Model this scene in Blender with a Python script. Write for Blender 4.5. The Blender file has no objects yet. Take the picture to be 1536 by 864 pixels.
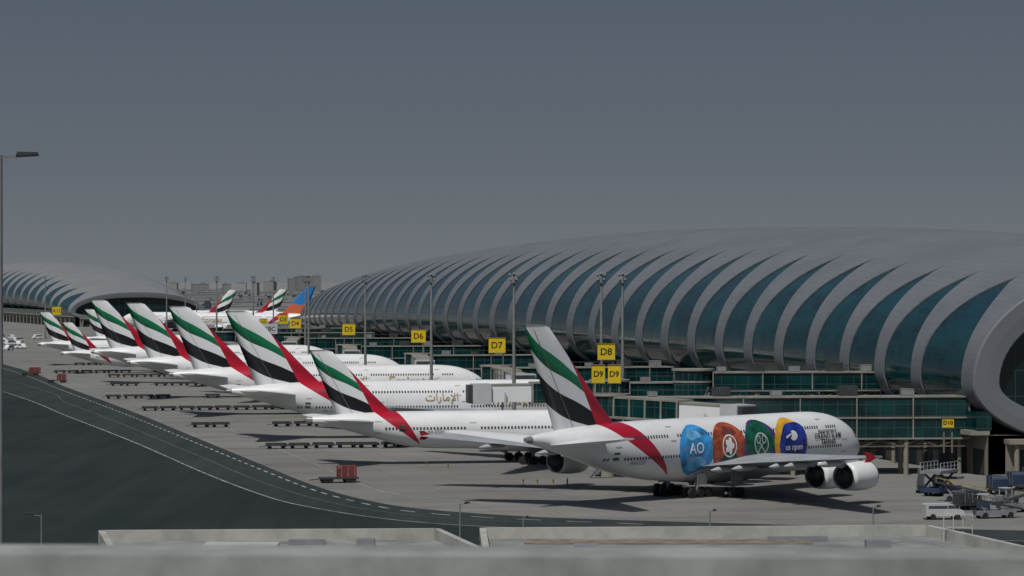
import bpy, math, random
from mathutils import Vector, Matrix
random.seed(7)
F=4500.0; H=30.0; CX=768.0; HY=419.0
def gp(px,py,z=0.0):
    """image pixel coordinates back-projected onto level z -> scene coordinates in metres"""
    d=F*(H-z)/(py-HY); return ((px-CX)*d/F, d)
scene=bpy.context.scene
COL=scene.collection
rad=math.radians

# ------------------------------------------------------------------ nodes
class NT:
    def __init__(s,name):
        s.mat=bpy.data.materials.new(name); s.mat.use_nodes=True
        s.t=s.mat.node_tree; s.n=s.t.nodes; s.n.clear()
        s.out=s.n.new('ShaderNodeOutputMaterial'); s.b=s.n.new('ShaderNodeBsdfPrincipled')
        s.t.links.new(s.b.outputs[0],s.out.inputs[0])
        s.tc=s.n.new('ShaderNodeTexCoord')
    def set(s,sock,v):
        if isinstance(v,(int,float)): sock.default_value=v
        elif isinstance(v,(tuple,list)):
            sock.default_value=tuple(v)+((1,) if len(v)==3 and len(sock.default_value)==4 else ())
        else: s.t.links.new(v,sock)
    def m(s,op,a,b=None,c=None):
        n=s.n.new('ShaderNodeMath'); n.operation=op; s.set(n.inputs[0],a)
        if b is not None: s.set(n.inputs[1],b)
        if c is not None: s.set(n.inputs[2],c)
        return n.outputs[0]
    def lin(s,x,k,o): return s.m('MULTIPLY_ADD',x,k,o)
    def xyz(s,v):
        n=s.n.new('ShaderNodeSeparateXYZ'); s.t.links.new(v,n.inputs[0]); return n.outputs
    def comb(s,x,y,z):
        n=s.n.new('ShaderNodeCombineXYZ'); s.set(n.inputs[0],x); s.set(n.inputs[1],y); s.set(n.inputs[2],z); return n.outputs[0]
    def mix(s,f,a,b):
        n=s.n.new('ShaderNodeMix'); n.data_type='RGBA'; s.set(n.inputs[0],f); s.set(n.inputs[6],a); s.set(n.inputs[7],b); return n.outputs[2]
    def noise(s,vec,scale,detail=4,rough=.6):
        n=s.n.new('ShaderNodeTexNoise'); s.t.links.new(vec,n.inputs['Vector']); n.inputs['Scale'].default_value=scale
        n.inputs['Detail'].default_value=detail; n.inputs['Roughness'].default_value=rough; return n.outputs[0]
    def mapv(s,vec,scale=(1,1,1),rot=(0,0,0)):
        n=s.n.new('ShaderNodeMapping'); s.t.links.new(vec,n.inputs[0]); n.inputs['Scale'].default_value=scale; n.inputs['Rotation'].default_value=rot; return n.outputs[0]
    def white(s,vec):
        n=s.n.new('ShaderNodeTexWhiteNoise'); n.noise_dimensions='3D'; s.t.links.new(vec,n.inputs[0]); return n.outputs[0]
    def ramp(s,x,a,b):
        n=s.n.new('ShaderNodeMapRange'); n.interpolation_type='SMOOTHSTEP'; s.set(n.inputs[0],x); n.inputs[1].default_value=a; n.inputs[2].default_value=b; return n.outputs[0]
    def fin(s,col,rough=.5,metal=0.0,spec=.5):
        s.set(s.b.inputs['Base Color'],col); s.set(s.b.inputs['Roughness'],rough); s.b.inputs['Metallic'].default_value=metal
        s.b.inputs['Specular IOR Level'].default_value=spec
        return s.mat

def simple(name,col,rough=.6,metal=0.0,var=.12,scale=.6,spec=.4):
    s=NT(name); o=s.tc.outputs['Object']
    n=s.noise(o,scale,5)
    d=tuple(c*(1-var) for c in col); l=tuple(min(1,c*(1+var)) for c in col)
    return s.fin(s.mix(s.ramp(n,.3,.7),d,l),rough,metal,spec)

M={}
M['white']=simple('white_paint',(.72,.74,.75),.32,0,.03,.3)
M['cream']=simple('cream_metal',(.24,.235,.205),.55,0,.2,.3)
M['beige']=simple('beige_concrete',(.23,.21,.175),.8,0,.15,.3)
M['tan']=simple('tan_steel_frame',(.15,.135,.11),.7,0,.15,.3)
M['dark']=simple('dark_rubber',(.02,.02,.022),.7,0,.2)
M['darkgrey']=simple('dark_grey_metal',(.05,.055,.06),.5,.2,.2)
M['grey']=simple('grey_metal',(.24,.25,.26),.5,.2,.12)
M['polegrey']=simple('galvanised_pole',(.20,.21,.21),.6,.1,.15)
M['lightgrey']=simple('light_grey_paint',(.45,.47,.49),.4,0,.08,.3)
M['winggrey']=simple('wing_grey_paint',(.33,.355,.38),.38,0,.14,.25)
M['silver']=simple('polished_metal',(.55,.56,.58),.25,.9,.05)
M['yellow']=simple('yellow_sign_panel',(.60,.44,.01),.5,0,.06)
M['black']=simple('black_lettering',(.012,.012,.012),.5,0,.1)
M['red']=simple('red_paint',(.42,.012,.03),.4,0,.06)
M['orange']=simple('orange_brown_paint',(.36,.075,.03),.4,0,.5,.8)
M['green']=simple('green_paint',(.006,.085,.05),.4,0,.55,.8)
M['darkgreen']=simple('dark_green_paint',(.015,.05,.04),.4,0,.4,.8)
M['purple']=simple('purple_paint',(.09,.02,.19),.4,0,.4,.8)
M['indigo']=simple('deep_blue_paint',(.015,.035,.25),.4,0,.6,.7)
M['skyblue']=simple('sky_blue_paint',(.04,.27,.60),.4,0,.45,.7)
M['paleblue']=simple('pale_blue_paint',(.14,.42,.68),.4,0,.3,.8)
M['amber']=simple('amber_paint',(.66,.36,.03),.4,0,.25,.8)
M['gold']=simple('gold_lettering',(.42,.27,.10),.4,.2,.1)
M['rust']=simple('rust_red_container',(.16,.035,.03),.7,0,.3,1.5)
M['blue']=simple('blue_equipment_paint',(.022,.04,.085),.5,0,.2)
M['window']=simple('dark_cabin_glass',(.06,.065,.075),.2,0,.2)
M['tealpaint']=simple('teal_roof_sheet',(.05,.12,.12),.5,0,.2)
M['fence']=simple('fence_metal',(.2,.2,.19),.6,.3,.1)
M['roofgrey']=simple('roof_membrane',(.20,.215,.21),.8,0,.3,.25)
M['roofred']=simple('tan_roof_patch',(.19,.16,.125),.9,0,.3,.6)
M['coping']=simple('pale_coping',(.36,.36,.33),.7,0,.2,.3)
M['parapet']=simple('weathered_parapet',(.25,.265,.255),.9,0,.25,2.2)
M['marking']=simple('worn_white_marking',(.28,.29,.285),.8,0,.45,.25)
M['dashmark']=simple('dash_white_marking',(.36,.36,.34),.8,0,.3,.25)
M['faint']=simple('faint_marking',(.13,.135,.13),.8,0,.4,.25)
M['ymarking']=simple('worn_yellow_marking',(.30,.22,.05),.8,0,.4,.25)

def glassmat(name,cu,cv,lw,line,dark,light,rough=.12,big_k=(.05,.09)):
    s=NT(name); uv=s.xyz(s.tc.outputs['UV'])
    u=s.m('DIVIDE',uv[0],cu); v=s.m('DIVIDE',uv[1],cv)
    fu=s.m('FRACT',u); fv=s.m('FRACT',v)
    cell=s.comb(s.m('FLOOR',u),s.m('FLOOR',v),0)
    w=s.white(cell)
    big=s.noise(s.mapv(s.tc.outputs['UV'],(big_k[0],big_k[1],1)),1.0,3)
    f=s.m('MULTIPLY_ADD',w,.4,s.m('MULTIPLY',s.ramp(big,.35,.65),.6))
    base=s.mix(f,dark,light)
    lm=s.m('MAXIMUM',s.m('LESS_THAN',fu,lw/cu),s.m('LESS_THAN',fv,lw/cv))
    return s.fin(s.mix(lm,base,line),s.m('MULTIPLY_ADD',lm,.3,rough),0,.5)
M['facade']=glassmat('teal_curtain_glass',3.0,2.4,.13,(.010,.045,.05),(.001,.012,.016),(.002,.048,.056),.14)
M['bridgeglass']=glassmat('teal_bridge_glazing',2.2,1.8,.12,(.03,.055,.052),(.001,.014,.016),(.003,.045,.047),.15,(.2,.3))
M['endglass']=glassmat('dark_end_glass',4.0,4.0,.14,(.02,.045,.048),(.002,.008,.010),(.003,.020,.024),.15)

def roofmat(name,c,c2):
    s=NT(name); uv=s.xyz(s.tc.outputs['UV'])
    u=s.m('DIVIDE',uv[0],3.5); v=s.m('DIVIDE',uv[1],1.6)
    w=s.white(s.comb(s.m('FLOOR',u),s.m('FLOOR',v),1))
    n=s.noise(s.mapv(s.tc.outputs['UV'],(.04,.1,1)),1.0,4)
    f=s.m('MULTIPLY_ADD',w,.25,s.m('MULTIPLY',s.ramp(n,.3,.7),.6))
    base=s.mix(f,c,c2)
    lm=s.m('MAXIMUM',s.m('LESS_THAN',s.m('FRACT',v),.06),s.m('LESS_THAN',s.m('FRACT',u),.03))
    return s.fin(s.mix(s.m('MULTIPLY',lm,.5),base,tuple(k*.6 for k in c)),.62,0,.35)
M['roof']=roofmat('silver_roof_cladding',(.122,.135,.152),(.158,.172,.190))
M['roofhazy']=roofmat('hazy_silver_cladding',(.18,.193,.20),(.215,.228,.235))  # paler copy of the roof cladding, with distance haze put into its colour
M['rim']=simple('grey_rim_cladding',(.135,.148,.165),.6,0,.08,.05)

def podmat():
    s=NT('service_level_wall'); uv=s.xyz(s.tc.outputs['UV'])
    u=s.m('DIVIDE',uv[0],7.0); fu=s.m('FRACT',u)
    door=s.m('MULTIPLY',s.m('MULTIPLY',s.m('GREATER_THAN',fu,.2),s.m('LESS_THAN',fu,.86)),s.m('LESS_THAN',uv[1],4.0))
    w=s.white(s.comb(s.m('FLOOR',u),3,0))
    n=s.noise(s.mapv(s.tc.outputs['UV'],(.3,.3,1)),1,4)
    return s.fin(s.mix(door,s.mix(n,(.15,.14,.115),(.26,.24,.195)),s.mix(w,(.012,.02,.022),(.05,.07,.07))),.8)
M['podium']=podmat()

def apronmat():
    s=NT('apron_concrete'); o=s.tc.outputs['Object']
    r=s.mapv(o,(1,1,1),(0,0,rad(-12.6)))
    q=s.xyz(r); p=s.xyz(o)
    big=s.noise(o,.012,5,.6); mid=s.noise(s.mapv(r,(.02,.12,1)),1,4,.65)
    u=s.m('DIVIDE',q[0],7.5); v=s.m('DIVIDE',q[1],7.5)
    w=s.white(s.comb(s.m('FLOOR',u),s.m('FLOOR',v),0))
    f=s.m('ADD',s.m('MULTIPLY',s.ramp(big,.3,.7),.45),s.m('MULTIPLY_ADD',w,.2,s.m('MULTIPLY',s.ramp(mid,.3,.7),.35)))
    c=s.mix(f,(.140,.140,.131),(.232,.230,.215))
    jl=s.m('MAXIMUM',s.m('LESS_THAN',s.m('FRACT',u),.018),s.m('LESS_THAN',s.m('FRACT',v),.018))
    c=s.mix(s.m('MULTIPLY',jl,.5),c,(.09,.09,.088))
    st=s.ramp(s.noise(s.mapv(r,(.035,.3,1)),1,5,.7),.54,.70)
    c=s.mix(s.m('MULTIPLY',st,.6),c,(.062,.063,.06))
    st2=s.ramp(s.noise(s.mapv(r,(.012,.09,1)),1,4,.6),.56,.7)
    c=s.mix(s.m('MULTIPLY',st2,.4),c,(.075,.077,.075))
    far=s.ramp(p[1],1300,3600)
    c=s.mix(far,c,(.205,.21,.208))  # distance haze painted into the ground colour, paler the farther out
    return s.fin(c,.85,0,.3)
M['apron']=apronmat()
def asphalt(name,a,b):
    s=NT(name); o=s.tc.outputs['Object']
    n1=s.noise(o,.02,5,.6); n2=s.noise(s.mapv(o,(.25,.012,1),(0,0,rad(14))),1,4,.6); n3=s.noise(o,1.2,3)
    f=s.m('ADD',s.m('MULTIPLY',s.ramp(n1,.3,.7),.4),s.m('MULTIPLY_ADD',n3,.15,s.m('MULTIPLY',s.ramp(n2,.3,.7),.45)))
    return s.fin(s.mix(f,a,b),.9,0,.15)
M['asphalt']=asphalt('taxiway_asphalt',(.022,.029,.031),(.044,.053,.054))
M['asphalt2']=asphalt('shoulder_asphalt',(.013,.020,.021),(.030,.039,.039))

def finmat(name,P,scheme='flag'):
    s=NT(name); q=s.xyz(s.tc.outputs['Object'])
    v=s.m('DIVIDE',s.lin(q[2],1,-P['zr']),P['zt']-P['zr'])
    TE=s.lin(v,-(P['tte']-P['rte']),-P['rte']); LE=s.lin(v,-(P['tle']-P['rle']),-P['rle'])
    c=s.m('DIVIDE',s.m('SUBTRACT',q[0],TE),s.m('SUBTRACT',LE,TE))
    white=(.72,.74,.75)
    if scheme=='flag':
        wv=s.m('MULTIPLY',s.m('SINE',s.m('MULTIPLY_ADD',c,6.5,.3)),.042)
        vv=s.m('ADD',v,wv)
        def band(u0,k0,l0,k1):
            up=s.m('LESS_THAN',vv,s.lin(c,k0,u0)); lo=s.m('GREATER_THAN',vv,s.lin(c,k1,l0)); return s.m('MULTIPLY',up,lo)
        g=band(1.02,-.62,.78,-.58); k=band(.57,-.62,.27,-.50)
        r=s.m('MULTIPLY',s.m('GREATER_THAN',c,s.lin(s.m('POWER',s.m('MAXIMUM',v,0.0),1.3),.48,.68)),s.m('LESS_THAN',v,.72))
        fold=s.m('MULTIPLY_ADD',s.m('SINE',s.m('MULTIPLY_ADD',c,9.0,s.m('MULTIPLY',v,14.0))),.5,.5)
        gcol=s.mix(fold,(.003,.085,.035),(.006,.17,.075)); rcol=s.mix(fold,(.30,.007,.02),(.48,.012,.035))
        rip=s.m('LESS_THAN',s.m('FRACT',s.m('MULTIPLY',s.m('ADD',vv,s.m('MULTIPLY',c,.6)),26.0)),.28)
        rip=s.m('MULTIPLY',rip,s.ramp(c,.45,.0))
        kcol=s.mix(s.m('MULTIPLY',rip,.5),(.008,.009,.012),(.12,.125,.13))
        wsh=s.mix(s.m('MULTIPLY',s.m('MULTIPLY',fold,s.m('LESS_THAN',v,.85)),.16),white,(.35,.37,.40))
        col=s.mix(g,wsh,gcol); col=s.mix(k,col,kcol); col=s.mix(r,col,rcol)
    else:
        b=s.noise(s.tc.outputs['Object'],.25,3)
        col=s.mix(s.m('GREATER_THAN',s.m('ADD',v,s.m('MULTIPLY',b,.3)),.50),(.50,.12,.05),(.02,.18,.48))
    return s.fin(col,.32,0,.5)
def fusmat(name,P):
    s=NT(name); q=s.xyz(s.tc.outputs['Object'])
    z0,z1,x0f,x0r,x1=P['sw']
    t=s.m('DIVIDE',s.m('SUBTRACT',z0,q[2]),z0-z1)
    tt=s.m('MAXIMUM',t,0.001)
    t2=s.m('POWER',tt,1.1); t3=s.m('POWER',tt,.85)
    fr=s.lin(t3,x1-x0f,x0f); re=s.lin(t2,x1-x0r,x0r)
    r=s.m('MULTIPLY',s.m('MULTIPLY',s.m('LESS_THAN',q[0],fr),s.m('GREATER_THAN',q[0],re)),s.m('LESS_THAN',t,1.0))
    n=s.noise(s.mapv(s.tc.outputs['Object'],(.3,1,1)),.6,4)
    base=s.mix(s.ramp(n,.3,.7),(.68,.70,.71),(.75,.765,.775))
    seam=s.m('LESS_THAN',s.m('FRACT',s.m('DIVIDE',q[0],6.1)),.01)
    base=s.mix(s.m('MULTIPLY',seam,.35),base,(.4,.4,.42))
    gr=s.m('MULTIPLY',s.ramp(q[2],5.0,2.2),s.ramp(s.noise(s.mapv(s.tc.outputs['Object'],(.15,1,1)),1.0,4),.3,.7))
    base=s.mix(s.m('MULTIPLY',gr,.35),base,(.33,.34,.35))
    apu=s.m('LESS_THAN',q[0],-(P['L']-1.0)); base=s.mix(apu,base,(.2,.2,.2))
    return s.fin(s.mix(r,base,(.40,.010,.03)),.3,0,.5)

# ------------------------------------------------------------------ mesh builder
class B:
    def __init__(s): s.v=[]; s.f=[]; s.mi=[]; s.uv=[]; s.sm=[]
    def add(s,vs,fs,mi=0,uvs=None,smooth=False):
        o=len(s.v); s.v+= [tuple(p) for p in vs]
        for i,f in enumerate(fs):
            s.f.append([o+k for k in f]); s.mi.append(mi); s.uv.append(uvs[i] if uvs else None); s.sm.append(smooth)
    def box(s,cx,cy,cz,sx,sy,sz,rot=0,mi=0):
        c,n=math.cos(rot),math.sin(rot); vs=[]
        for z in(-.5,.5):
            for x,y in((-.5,-.5),(.5,-.5),(.5,.5),(-.5,.5)):
                X,Y=x*sx,y*sy; vs.append((cx+X*c-Y*n,cy+X*n+Y*c,cz+z*sz))
        s.add(vs,[(3,2,1,0),(4,5,6,7),(0,1,5,4),(1,2,6,5),(2,3,7,6),(3,0,4,7)],mi)
    def beam(s,p,q,w,h,mi=0):
        """box section from p to q (3D), width w horizontally, height h vertically, centred"""
        p=Vector(p);q=Vector(q); d=q-p; side=Vector((-d.y,d.x,0)); 
        if side.length<1e-6: side=Vector((1,0,0)); up=Vector((0,1,0))
        else: side.normalize(); up=d.cross(side).normalized(); up = up if up.z>0 else -up
        vs=[]
        for e in(p,q):
            for a,b in((-.5,-.5),(.5,-.5),(.5,.5),(-.5,.5)): vs.append(e+side*a*w+up*b*h)
        s.add(vs,[(3,2,1,0),(4,5,6,7),(0,1,5,4),(1,2,6,5),(2,3,7,6),(3,0,4,7)],mi)
    def cyl(s,p,q,r1,r2=None,n=12,mi=0,cap=True,smooth=True):
        r2=r1 if r2 is None else r2; p=Vector(p);q=Vector(q); d=(q-p).normalized()
        a=d.orthogonal().normalized(); b=d.cross(a)
        vs=[];
        for e,r in((p,r1),(q,r2)):
            for i in range(n):
                t=2*math.pi*i/n; vs.append(e+(a*math.cos(t)+b*math.sin(t))*r)
        s.add(vs,[(i,(i+1)%n,n+(i+1)%n,n+i) for i in range(n)],mi,None,smooth)
        if cap: s.add(vs,[tuple(range(n))[::-1],tuple(range(n,2*n))],mi)
    def revx(s,prof,cx,cy,cz,n=24,mi=0):
        """profile [(x,r)] revolved about the x axis"""
        vs=[]
        for x,r in prof:
            for i in range(n):
                t=2*math.pi*i/n; vs.append((cx+x,cy+r*math.cos(t),cz+r*math.sin(t)))
        fs=[]
        for j in range(len(prof)-1):
            for i in range(n): fs.append((j*n+i,j*n+(i+1)%n,(j+1)*n+(i+1)%n,(j+1)*n+i))
        s.add(vs,fs,mi,None,True)
    def prism(s,poly,y0,y1,mi=0):
        """polygon in xz extruded in y"""
        n=len(poly); vs=[(x,y0,z) for x,z in poly]+[(x,y1,z) for x,z in poly]
        s.add(vs,[tuple(range(n)),tuple(range(n,2*n))[::-1]]+[(i,n+i,n+(i+1)%n,(i+1)%n) for i in range(n)],mi)
    def obj(s,name,mats,parent=None,loc=(0,0,0),rot=0.0,recalc=False):
        me=bpy.data.meshes.new(name); me.from_pydata(s.v,[],s.f)
        if not isinstance(mats,(list,tuple)): mats=[mats]
        for m in mats: me.materials.append(m)
        ul=me.uv_layers.new(name='UVMap')
        me.update()
        for i,p in enumerate(me.polygons):
            p.material_index=s.mi[i]; p.use_smooth=s.sm[i]
            if s.uv[i]:
                for k,li in enumerate(p.loop_indices): ul.data[li].uv=s.uv[i][k]
            else:
                n=p.normal
                if abs(n.z)>.8:
                    for li in p.loop_indices: co=me.vertices[me.loops[li].vertex_index].co; ul.data[li].uv=(co.x,co.y)
                else:
                    t=Vector((-n.y,n.x,0)).normalized()
                    for li in p.loop_indices: co=me.vertices[me.loops[li].vertex_index].co; ul.data[li].uv=(co.dot(t),co.z)
        if recalc:
            import bmesh
            bm=bmesh.new(); bm.from_mesh(me); bmesh.ops.recalc_face_normals(bm,faces=bm.faces); bm.to_mesh(me); bm.free()
        o=bpy.data.objects.new(name,me); COL.objects.link(o); o.location=loc; o.rotation_euler=(0,0,rot)
        if parent: o.parent=parent
        return o
def thing(name,label,cat,loc=(0,0,0),rot=0,group=None):
    o=bpy.data.objects.new(name,None); COL.objects.link(o); o.location=loc; o.rotation_euler=(0,0,rot); o.empty_display_size=.5
    o['label']=label; o['category']=cat
    if group: o['group']=group
    return o
def clone(root,loc,rot,scale=1.0,label=None,group=None):
    kids={}
    for o in root.children_recursive: kids.setdefault(o.parent.name,[]).append(o)
    def rec(src,par):
        c=src.copy(); COL.objects.link(c)
        if par is not None: c.parent=par; c.matrix_parent_inverse=src.matrix_parent_inverse.copy()
        for k in kids.get(src.name,[]): rec(k,c)
        return c
    r=rec(root,None); r.location=loc; r.rotation_euler=(0,0,rot); r.scale=(scale,)*3
    if label: r['label']=label
    if group: r['group']=group
    return r
def text2d(txt,size,bold=0.0):
    cu=bpy.data.curves.new('t','FONT'); cu.body=txt; cu.size=size; cu.align_x='CENTER'; cu.align_y='CENTER'; cu.offset=bold; cu.resolution_u=3
    o=bpy.data.objects.new('t',cu); COL.objects.link(o); bpy.context.view_layer.update()
    dg=bpy.context.evaluated_depsgraph_get(); me=bpy.data.meshes.new_from_object(o.evaluated_get(dg))
    vs=[(v.co.x,v.co.y) for v in me.vertices]; fs=[tuple(p.vertices) for p in me.polygons]
    bpy.data.objects.remove(o); bpy.data.meshes.remove(me); bpy.data.curves.remove(cu)
    if vs:
        ax=(min(v[0] for v in vs)+max(v[0] for v in vs))/2; ay=(min(v[1] for v in vs)+max(v[1] for v in vs))/2
        vs=[(x-ax,y-ay) for x,y in vs]
    return vs,fs
def spline(xs,ys,x):
    if x<=xs[0]: return ys[0]
    if x>=xs[-1]: return ys[-1]
    for i in range(len(xs)-1):
        if x<=xs[i+1]: break
    def sl(j):
        if j<=0: return (ys[1]-ys[0])/(xs[1]-xs[0])
        if j>=len(xs)-1: return (ys[-1]-ys[-2])/(xs[-1]-xs[-2])
        return (ys[j+1]-ys[j-1])/(xs[j+1]-xs[j-1])
    h=xs[i+1]-xs[i]; t=(x-xs[i])/h
    return (2*t**3-3*t*t+1)*ys[i]+(t**3-2*t*t+t)*h*sl(i)+(-2*t**3+3*t*t)*ys[i+1]+(t**3-t*t)*h*sl(i+1)

# ------------------------------------------------------------------ ground
g=B(); g.add([(-9000,-200,0),(9000,-200,0),(9000,26000,0),(-9000,26000,0)],[(0,1,2,3)])
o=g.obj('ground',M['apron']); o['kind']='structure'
def curve_pts(pp,n=10):
    P=[gp(*p) for p in pp]; out=[]
    for i in range(len(P)-1):
        p0=P[max(i-1,0)];p1=P[i];p2=P[i+1];p3=P[min(i+2,len(P)-1)]
        for k in range(n):
            t=k/n
            out.append(tuple(.5*((2*p1[j])+(-p0[j]+p2[j])*t+(2*p0[j]-5*p1[j]+4*p2[j]-p3[j])*t*t+(-p0[j]+3*p1[j]-3*p2[j]+p3[j])*t**3) for j in(0,1)))
    out.append(P[-1]); return out
edge=[(-420,470),(-200,500),(0,545),(100,581),(200,618),(300,659),(400,700),(470,728),(540,748),(620,762),(760,773),(900,779),(1200,788),(1540,796),(2000,806)]
def nears(P,name,z,mat):
    b=B(); vs=[];fs=[]; n=len(P)
    for x,y in P: vs+=[(x,y,z),(x,110,z)]
    for i in range(n-1): fs.append((2*i,2*i+1,2*i+3,2*i+2))
    b.add(vs,fs); o=b.obj(name,mat); o['kind']='structure'; return o
EP=curve_pts(edge,6)
nears(EP,'taxiway_road',.006,M['asphalt'])
sh=[(-420,492),(-200,528),(0,586),(100,624),(200,663),(300,707),(380,738),(450,758),(600,781),(800,793),(1200,803),(1540,812),(2000,822)]
SP=curve_pts(sh,6)
nears(SP,'shoulder_road',.012,M['asphalt2'])
def ribbon(P,w,z,name,mat,dash=None):
    L=[0]
    for i in range(1,len(P)): L.append(L[-1]+math.dist(P[i],P[i-1]))
    def at(s):
        for i in range(1,len(P)):
            if s<=L[i]:
                t=(s-L[i-1])/max(1e-6,L[i]-L[i-1]); a,b_=P[i-1],P[i]
                x=a[0]+(b_[0]-a[0])*t;y=a[1]+(b_[1]-a[1])*t; d=Vector((b_[0]-a[0],b_[1]-a[1])).normalized(); return x,y,-d.y,d.x
        a,b_=P[-2],P[-1]; d=Vector((b_[0]-a[0],b_[1]-a[1])).normalized(); return b_[0],b_[1],-d.y,d.x
    b=B(); s=0; step=dash[0] if dash else 8
    while s<L[-1]:
        e=min(s+step,L[-1]); x,y,nx,ny=at(s); X,Y,NX,NY=at(e)
        b.add([(x-nx*w/2,y-ny*w/2,z),(x+nx*w/2,y+ny*w/2,z),(X+NX*w/2,Y+NY*w/2,z),(X-NX*w/2,Y-NY*w/2,z)],[(0,1,2,3)])
        s+=dash[1] if dash else step
    o=b.obj(name,mat); o['kind']='structure'; return o
ribbon(SP,.30,.020,'road_marking',M['marking'])
ribbon(curve_pts([(-300,490),(-150,513),(0,551),(100,588),(200,626),(300,667),(400,708),(470,735),(540,754),(620,768),(760,778),(1000,788)]),.36,.020,'road_dashes',M['dashmark'],(3.5,7))
ribbon(curve_pts([(-300,493),(0,567),(100,604),(200,643),(300,685),(390,722),(480,750),(600,771),(800,784),(1200,796),(1540,804)]),.16,.020,'taxiway_centre_line',M['faint'])
ribbon(curve_pts([(60,562),(200,600),(330,640),(470,695),(560,733),(650,748),(800,759),(1000,766),(1400,777),(1540,782)]),.2,.006,'service_road_line',M['marking'])

# ------------------------------------------------------------------ concourses
def concourse(name,label,O,ang,ss,hs,ws,spacing,roofm,rimw=4.4):
    a=rad(ang); tv=Vector((-math.sin(a),math.cos(a),0)); nv=Vector((math.cos(a),math.sin(a),0))
    E=2.12; ph0=-58
    root=thing(name,label,'airport terminal',(O[0],O[1],0))
    def P(s,ph,off=0):
        w=spline(ss,ws,s); h=spline(ss,hs,s); z0=.42*h
        c=math.cos(rad(ph)); sn=math.sin(rad(ph))
        cc=math.copysign(abs(c)**(2/E),c)
        if ph<0 or ph>180: k=sn; z=z0+(z0-2.5+off)*k; 
        else: z=z0+(h-z0+off)*abs(sn)**(2/E)
        return tv*s - nv*((w+off)*cc) + Vector((0,0,z))
    L=ss[-1]
    phs=[ph0+i*(180-2*ph0)/72 for i in range(73)]
    RISE=.2
    b=B(); N=int(L/9); vs=[];fs=[];uvs=[]
    for i in range(N+1):
        s=L*i/N
        for ph in phs: vs.append(P(s,ph,-RISE))
    m=len(phs); arc=[p*.55 for p in phs]
    for i in range(N):
        for j in range(m-1):
            fs.append((i*m+j,(i+1)*m+j,(i+1)*m+j+1,i*m+j+1)); s0=L*i/N;s1=L*(i+1)/N
            uvs.append([(s0,arc[j]),(s1,arc[j]),(s1,arc[j+1]),(s0,arc[j+1])])
    b.add(vs,fs,0,uvs,True); b.obj('glass_facade',M['facade'],root)
    s=0; edges=[]
    while s<L-2:
        sp=spacing(s); edges.append((s,min(s+sp,L))); s+=sp
    for s0,s1 in edges:
        b=B(); mid=(s0+s1)/2; half=(s1-s0)/2
        top=[];lf=[];rt=[]; C=5
        for j,ph in enumerate(phs):
            q=min(ph,180-ph)
            t=min(1,max(0,(q-2)/50)); fr=min(1.0,.25+.77*(t**1.8))
            a0=mid-half*fr if s0!=0 else s0
            a1=mid+half*fr if s0!=0 else s0+half*(.5+1.5*fr*fr)
            a0=max(0,a0); a1=min(a1,s1,L)
            for c in range(C): top.append(P(a0+(a1-a0)*c/(C-1),ph,0))
            lf+=[P(a0,ph,-RISE-.05),P(a0,ph,0)]; rt+=[P(a1,ph,0),P(a1,ph,-RISE-.05)]
        fs=[];uvs=[]
        for j in range(m-1):
            for k in range(C-1):
                fs.append((j*C+k,j*C+k+1,(j+1)*C+k+1,(j+1)*C+k))
                u0=s0+k*half/2; uvs.append([(u0,arc[j]),(u0+half/2,arc[j]),(u0+half/2,arc[j+1]),(u0,arc[j+1])])
        b.add(top,fs,0,uvs,True)
        for S in(lf,rt):
            fs=[(j*2,j*2+1,(j+1)*2+1,(j+1)*2) for j in range(m-1)]
            b.add(S,fs,0,[[(mid,arc[j]),(mid+.3,arc[j]),(mid+.3,arc[j+1]),(mid,arc[j+1])] for j in range(m-1)],False)
        b.obj('roof_rib',roofm,root)
    for se in (2.0,L-1.0):
        b=B(); ring=[P(se,ph,-1.0) for ph in phs]; c=tv*se+Vector((0,0,.3*spline(ss,hs,se)))
        vs=[c]+ring; fs=[(0,i+1,i+2) for i in range(len(ring)-1)]+[(0,len(ring),1)]
        uvs=[[((vs[k]-tv*se).dot(nv),vs[k].z) for k in f] for f in fs]
        b.add(vs,fs,0,uvs); b.obj('end_wall',M['endglass'],root)
    b=B(); K=6; vs=[];fs=[]
    for ph in phs:
        for k,(of,sN) in enumerate(((0,0),(-.25,-.35),(-rimw*.5,-.3),(-rimw*.95,-.1),(-rimw,.2),(-rimw,2.6))):
            p=P(0,ph,of); vs.append(p+tv*sN)
    for j in range(len(phs)-1):
        for k in range(K-1): fs.append((j*K+k,j*K+k+1,(j+1)*K+k+1,(j+1)*K+k))
    b.add(vs,fs,0,None,False); b.obj('end_rim',M['rim'],root)
    N=int(L/14)
    for sg in (-1,1):
        b=B()
        for i in range(N):
            s0=L*i/N;s1=L*(i+1)/N
            p=[];
            for s in (s0,s1):
                w=spline(ss,ws,s)*.93; p.append((tv*s+nv*sg*w, tv*s+nv*sg*(w-12)))
            A,Bb=p[0][0],p[1][0]; C_,D=p[1][1],p[0][1]; zt=6.2
            up=Vector((0,0,zt))
            q=[A,Bb,Bb+up,A+up] if sg<0 else [Bb,A,A+up,Bb+up]
            b.add(q,[(0,1,2,3)],0,[[(s0,0),(s1,0),(s1,zt),(s0,zt)]])
            b.add([A+up,Bb+up,C_+up,D+up],[(0,1,2,3) if sg>0 else (3,2,1,0)],1)
        b.obj('service_level',[M['podium'],M['beige']],root)
    w=ws[0]*.86; b=B(); zt=5.0
    A=-nv*w-tv*.8; Bb=nv*w-tv*.8; up=Vector((0,0,zt))
    b.add([A,Bb,Bb+up,A+up],[(0,1,2,3)],0,[[(0,0),(2*w,0),(2*w,zt),(0,zt)]])
    b.beam(A+up-tv*.6+Vector((0,0,.3)),Bb+up-tv*.6+Vector((0,0,.3)),2.6,.7,1)
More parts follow.
